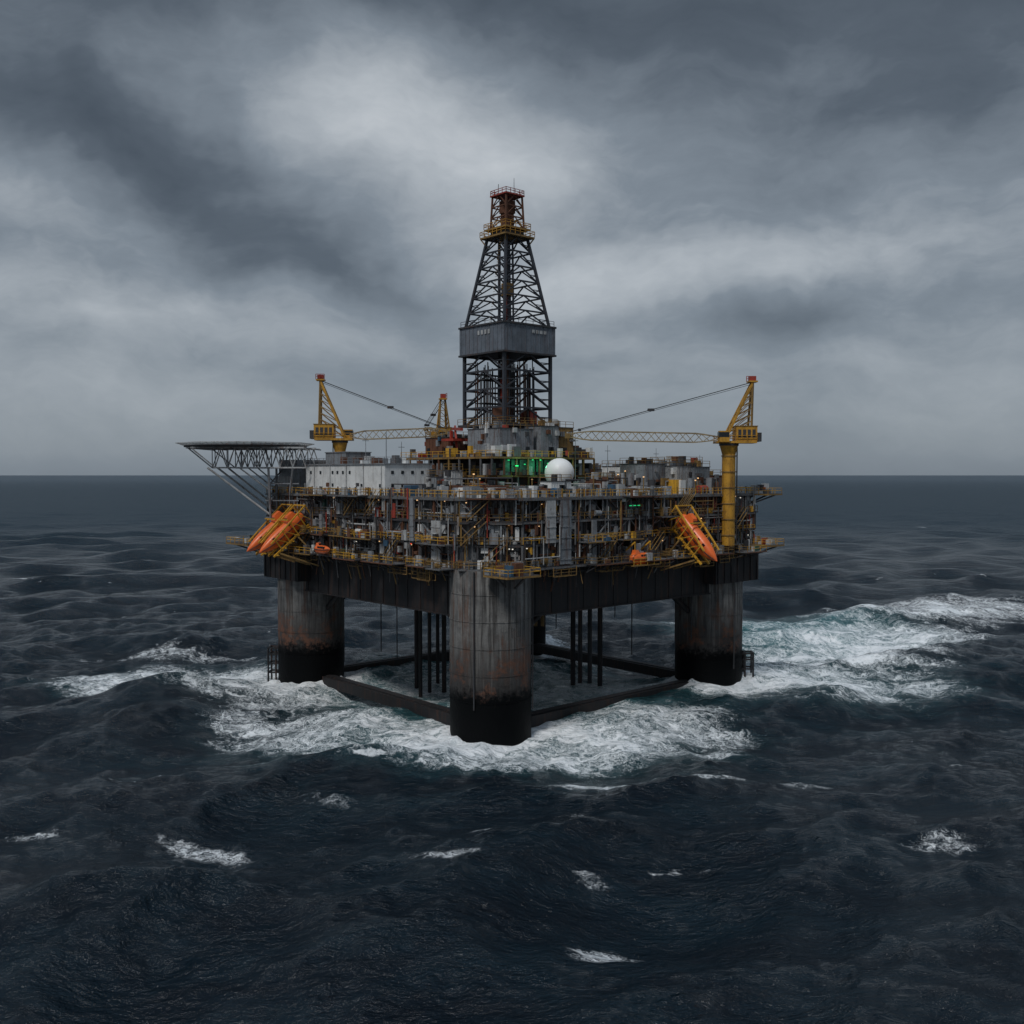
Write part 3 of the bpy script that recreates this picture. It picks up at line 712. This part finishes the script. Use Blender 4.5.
# ------------------------------------------------------------ sea
def axis(lo,hi,step,farlo,farhi,g=1.03):
    core=list(np.arange(lo,hi,step)); a=[];x=lo;s=step
    while x>farlo: s*=g;x-=s;a.append(x)
    b=[];x=core[-1];s=step
    while x<farhi: s*=g;x+=s;b.append(x)
    return np.array(a[::-1]+core+b)
xs=axis(-120,120,.55,-26000,26000,1.025); ys=axis(-145,60,.5,-3000,30000,1.022)
Xg,Yg=np.meshgrid(xs,ys); sp=np.maximum(*np.meshgrid(np.gradient(xs),np.gradient(ys)))
rng=np.random.default_rng(23)
Z=np.zeros_like(Xg);DX=np.zeros_like(Xg);DY=np.zeros_like(Xg)
main=math.radians(-62)
NW=130
lam=np.exp(rng.uniform(math.log(1.8),math.log(80),NW))
for l in lam:
    k=2*math.pi/l; th=main+rng.normal(0,.55 if l>25 else .65 if l>10 else .95)
    a=.0058*l*rng.uniform(.6,1.3)*(.95 if l>28 else .95 if l>9 else .85)
    att=np.clip((l/sp-2.2)/3,0,1); ph=k*(Xg*math.cos(th)+Yg*math.sin(th))+rng.uniform(0,6.28)
    c=np.cos(ph);s=np.sin(ph); Z+=a*c*att; DX-=.85*a*math.cos(th)*s*att; DY-=.85*a*math.sin(th)*s*att
def ell(cx,cy,rx,ry,rot,amp,p=1.):
    ca,sa=math.cos(math.radians(rot)),math.sin(math.radians(rot)); x=Xg-cx;y=Yg-cy
    q=((ca*x+sa*y)/rx)**2+((-sa*x+ca*y)/ry)**2
    return amp*np.exp(-q**p)
D=np.zeros_like(Xg)
for e in ((-68,5,37,17,-3,1.05,1.5),(-46,-8,26,17,0,.95,1.4),(-30,-38,26,16,-25,.95,1.4),(-4,-46,38,19,0,1.1,1.7),(22,-40,24,17,25,1.0,1.4),(-2,0,36,34,0,.76,2.5),
          (60,-2,37,18,4,1.05,1.6),(80,30,34,26,30,.95,1.4),(96,58,52,26,36,1.02,1.5),(136,112,54,28,28,1.0,1.4),(75,80,36,28,0,.65,1.4),(-85,38,28,8,10,.6,1.3),
          (10.7,-117,5.4,3.0,12,.70,1.0),(52.6,-94,6,3.0,0,.70,1.0),(-39,-90,9,2.8,-20,.7,1.),(-7.5,-99,5.2,1.8,0,.7,1.),(43,-67,7,2.8,10,.7,1.),(-59,-91,6,2.,10,.7,1.),(8,-83,3.6,2.2,-30,.7,1.),(10,-101,2.6,3,0,.6,1.),(-4,-88,3,3,0,.6,1.),
          (30,-68,13,1.5,6,.75,1.3),(-33,-72,14,3.,-25,.6,1.),(12,-70,10,1.6,0,.75,1.3),(-52,-70,8,2,10,.6,1.),(70,-60,10,2,12,.6,1.)):
    D=np.maximum(D,ell(*e))
cols=[L2W((u,v,0)) for u,v in ((-A,-A),(A,-A),(A,A),(-A,A))]
BZ=np.zeros_like(Xg)
for c in cols:
    r=np.hypot(Xg-c[0],Yg-c[1]); D=np.maximum(D,1.3*np.exp(-(np.maximum(r-7,0)/7.)**2)); BZ+=np.exp(-(np.maximum(r-6.5,0)/2.2)**2)
rough=np.zeros_like(Xg)
for l in np.exp(rng.uniform(math.log(1.6),math.log(9),40)):
    k=2*math.pi/l;th=rng.uniform(0,6.28);rough+=np.cos(k*(Xg*math.cos(th)+Yg*math.sin(th))+rng.uniform(0,6.28))*.017*l*np.clip((l/sp-2.2)/3,0,1)
calm=1-.45*np.exp(-((Xg/42)**2+(Yg/42)**2)**2)
Z=Z*calm+rough*np.clip(D,0,1)*.5+BZ*(.2+1.3*np.abs(rough))
crest=np.clip((Z-1.1)/1.6,0,1)*np.clip(1-sp/8,0,1)
teal=np.clip(ell(83,70,38,30,30,1.,1.5)+ell(0,0,38,36,0,1.,2.)+ell(60,0,36,18,0,.55)+ell(-4,-46,36,18,0,.55)+ell(-60,4,38,16,0,.4),0,1)
ny,nx=Xg.shape
co=np.stack([Xg+DX,Yg+DY,Z],-1).reshape(-1,3)
idx=np.arange(nx*ny).reshape(ny,nx); q=np.stack([idx[:-1,:-1],idx[:-1,1:],idx[1:,1:],idx[1:,:-1]],-1).reshape(-1,4)
me=bpy.data.meshes.new('sea'); me.vertices.add(len(co)); me.vertices.foreach_set('co',co.ravel().astype(np.float32))
me.loops.add(q.size); me.loops.foreach_set('vertex_index',q.ravel().astype(np.int32)); me.polygons.add(len(q))
me.polygons.foreach_set('loop_start',np.arange(0,q.size,4,dtype=np.int32)); 
me.update(calc_edges=True)
me.polygons.foreach_set('use_smooth',np.ones(len(q),dtype=bool))
for nm,arr in (('foam',D),('crest',crest),('teal',teal)):
    a=me.attributes.new(nm,'FLOAT','POINT'); a.data.foreach_set('value',arr.ravel().astype(np.float32))
sea=bpy.data.objects.new('sea',me); scene.collection.objects.link(sea)
m=bpy.data.materials.new('sea_water'); m.use_nodes=True; t=NT(m.node_tree); b=t.n['Principled BSDF']
pos=t.node('ShaderNodeNewGeometry').outputs['Position']
def attr(n): 
    a=t.node('ShaderNodeAttribute'); a.attribute_name=n; return a.outputs['Fac']
fo,cr,te=attr('foam'),attr('crest'),attr('teal')
flat=t.mapping(pos,(1,1,.3))
wv2=t.noise(flat,.20,4,.68,0,1)
vm2=t.node('ShaderNodeVectorMath',operation='MULTIPLY_ADD'); t.put(vm2.inputs[0],wv2); vm2.inputs[1].default_value=(9,9,0); t.put(vm2.inputs[2],flat); warp2=vm2.outputs[0]
n1=t.noise(t.mapping(warp2,(.55,1.15,1)),.10,5,.62)
n2=t.noise(warp2,.6,5,.72)
def vor(sc):
    v=t.node('ShaderNodeTexVoronoi',feature='DISTANCE_TO_EDGE'); t.put(v.inputs['Vector'],t.mapping(warp2,(.75,1.2,1))); v.inputs['Scale'].default_value=sc; return v.outputs['Distance']
lace=t.math('MAXIMUM',t.smooth(vor(.42),0.,.13,1.,0.),t.smooth(vor(1.3),0.,.17,.8,0.))
f=t.math('ADD',fo,t.math('MULTIPLY',t.math('SUBTRACT',n1,.5),2.1))
f=t.math('ADD',f,t.math('MULTIPLY',t.math('SUBTRACT',n2,.5),1.2))
gate=t.smooth(fo,.16,.42)
solid=t.smooth(f,.82,1.10)
net=t.math('MULTIPLY',t.math('MULTIPLY',lace,t.smooth(f,.42,.82)),.9)
haze=t.smooth(f,.45,1.05,0.,.24)
foam1=t.math('MULTIPLY',t.math('MAXIMUM',t.math('MAXIMUM',solid,net),haze),gate)
w1=t.noise(t.mapping(pos,(.5,1.,1),rot=(0,0,.3)),.12,5,.64,.6)
wc=t.math('ADD',w1,t.math('MULTIPLY',cr,.08)); wc=t.math('ADD',wc,t.math('MULTIPLY',t.math('SUBTRACT',n2,.5),.16))
foam2=t.smooth(wc,.695,.76,0.,.75)
foam=t.math('MAXIMUM',foam1,foam2,clamp=True)
ln=t.node('ShaderNodeVectorMath',operation='LENGTH'); t.put(ln.inputs[0],pos); dist=ln.outputs['Value']
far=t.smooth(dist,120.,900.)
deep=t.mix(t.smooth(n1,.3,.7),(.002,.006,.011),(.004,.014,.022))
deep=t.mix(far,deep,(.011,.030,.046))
deep=t.mix(t.smooth(dist,1500.,9000.),deep,(.05,.075,.098))   # distance haze painted into the water colour
wat=t.mix(t.math('MULTIPLY',te,t.smooth(t.math('ADD',n1,t.math('MULTIPLY',fo,.45)),.45,.85)),deep,(.055,.18,.195))
fcol=t.mix(t.smooth(n2,.3,.6),(.58,.63,.65),(.94,.96,.97))
col=t.mix(foam,wat,fcol)
t.put(b.inputs['Base Color'],col)
rg=t.math('ADD',.10,t.math('MULTIPLY',far,.28)); t.put(b.inputs['Roughness'],t.math('MAXIMUM',rg,t.math('MULTIPLY',foam,.85))); b.inputs['IOR'].default_value=1.33
t.put(b.inputs['Specular IOR Level'],t.math('SUBTRACT',.45,t.math('MULTIPLY',far,.2)))
h1=t.noise(t.mapping(pos,(.6,1.2,1),rot=(0,0,.35)),.5,5,.64,.3)
h2=t.noise(t.mapping(pos,(.8,1.2,1),rot=(0,0,-.5)),2.2,3,.6)
h3=t.noise(t.mapping(pos,(.5,1.2,1),rot=(0,0,.3)),.12,4,.62)
h=t.math('ADD',t.math('MULTIPLY',h1,1.15),t.math('MULTIPLY',h2,.22)); h=t.math('ADD',h,t.math('MULTIPLY',h3,t.smooth(dist,100.,400.,.6,4.5)))
bp=t.node('ShaderNodeBump'); bp.inputs['Strength'].default_value=1.; bp.inputs['Distance'].default_value=1.05; t.put(bp.inputs['Height'],h); t.put(b.inputs['Normal'],bp.outputs[0])
me.materials.append(m)

# ------------------------------------------------------------ sky
w=bpy.data.worlds.new('World'); scene.world=w; w.use_nodes=True; w.name='sky'
t=NT(w.node_tree); bg=t.n['Background']
SUN_EL=math.radians(52); SUN_AZ=math.radians(208)   # behind camera, slightly left
sky=t.node('ShaderNodeTexSky',sky_type='NISHITA'); sky.sun_disc=False; sky.sun_elevation=SUN_EL; sky.sun_rotation=SUN_AZ
g=t.node('ShaderNodeTexCoord').outputs['Generated']
nv=t.noise(g,3.2,5,.6,0,1); sub=t.node('ShaderNodeVectorMath',operation='SUBTRACT'); t.put(sub.inputs[0],nv); sub.inputs[1].default_value=(.5,.5,.5)
ad=t.node('ShaderNodeVectorMath',operation='MULTIPLY_ADD'); t.put(ad.inputs[0],sub.outputs[0]); ad.inputs[1].default_value=(.24,.2,.13); t.put(ad.inputs[2],g)
def azel(vec):
    s=t.node('ShaderNodeSeparateXYZ'); t.put(s.inputs[0],vec); x,y,z=s.outputs
    return t.math('ARCTAN2',x,y),t.math('DIVIDE',z,t.math('SQRT',t.math('ADD',t.math('MULTIPLY',x,x),t.math('MULTIPLY',y,y))))
az,el=azel(ad.outputs[0]); az0,el0=azel(g)
def blob(px,py,rx,ry,rot,amp):
    a=math.atan((px-512)/995);e=(474-py)/995;rx/=995;ry/=995;ca,sa=math.cos(math.radians(rot)),math.sin(math.radians(rot))
    dx=t.math('SUBTRACT',az,a);dy=t.math('SUBTRACT',el,e)
    u=t.math('DIVIDE',t.math('ADD',t.math('MULTIPLY',dx,ca),t.math('MULTIPLY',dy,sa)),rx)
    v=t.math('DIVIDE',t.math('SUBTRACT',t.math('MULTIPLY',dy,ca),t.math('MULTIPLY',dx,sa)),ry)
    q=t.math('ADD',t.math('MULTIPLY',u,u),t.math('MULTIPLY',v,v))
    return t.math('MULTIPLY',t.math('POWER',2.718,t.math('MULTIPLY',q,-1.)),amp)
v=t.ramp(el0,[(0,(.50,)*3),(.02,(.56,)*3),(.06,(.60,)*3),(.18,(.57,)*3),(.30,(.62,)*3),(.45,(.40,)*3),(.55,(.24,)*3),(1,(.24,)*3)])
for bl in ((450,140,220,75,-5,.27),(720,280,330,40,3,.20),(160,320,240,28,-5,.14),(70,140,150,50,-8,-.34),(220,215,150,44,-26,-.30),(370,285,110,28,-24,-.18),(940,110,230,95,8,-.30),(900,10,300,60,0,-.12),(780,335,90,20,-10,-.16),(620,320,90,26,-15,-.10),(520,10,220,30,0,-.10)):
    v=t.math('ADD',v,blob(*bl))
cn=t.noise(t.mapping(ad.outputs[0],(1.6,1.6,4.2)),1.9,6,.56); cn2=t.noise(t.mapping(ad.outputs[0],(3,3,8.)),3.0,5,.62)
v=t.math('ADD',v,t.math('MULTIPLY',t.math('SUBTRACT',cn,.5),t.smooth(el0,0.,.2,.22,.66))); v=t.math('ADD',v,t.math('MULTIPLY',t.math('SUBTRACT',cn2,.5),t.smooth(el0,0.,.2,.06,.26)))
cc=t.ramp(v,[(0.,(.042,.056,.074)),(.3,(.095,.118,.146)),(.55,(.205,.242,.283)),(.8,(.43,.468,.505)),(1.,(.62,.65,.68))])
# overcast sky is brighter toward the zenith
zb=t.smooth(el0,1.1,3.0,1.,9.)
vm=t.node('ShaderNodeVectorMath',operation='SCALE'); t.put(vm.inputs[0],cc); t.put(vm.inputs['Scale'],zb)
sc=t.node('ShaderNodeVectorMath',operation='SCALE'); t.put(sc.inputs[0],sky.outputs[0]); sc.inputs['Scale'].default_value=.10
fin=t.mix(.96,sc.outputs[0],vm.outputs[0])
t.put(bg.inputs[0],fin); bg.inputs[1].default_value=1.0
w.cycles.sampling_method='MANUAL'; w.cycles.sample_map_resolution=256
l=bpy.data.lights.new('sun','SUN'); l.energy=1.5; l.angle=math.radians(12); l.color=(1,.98,.95); so=bpy.data.objects.new('sun',l); scene.collection.objects.link(so)
dv=Vector((math.sin(SUN_AZ)*math.cos(SUN_EL),math.cos(SUN_AZ)*math.cos(SUN_EL),math.sin(SUN_EL)))
so.rotation_euler=dv.to_track_quat('Z','Y').to_euler()

cam=bpy.data.cameras.new('camera'); cam.lens=35; cam.sensor_width=36; cam.clip_start=1; cam.clip_end=80000
co_=bpy.data.objects.new('camera',cam); co_.location=(0,-212.5,45); co_.rotation_euler=(math.radians(90-2.19),0,0); scene.collection.objects.link(co_); scene.camera=co_
scene.view_settings.view_transform='Standard'; scene.view_settings.look='None'; scene.view_settings.exposure=0
print('verts',sum(len(o.data.vertices) for o in scene.objects if o.type=='MESH'))
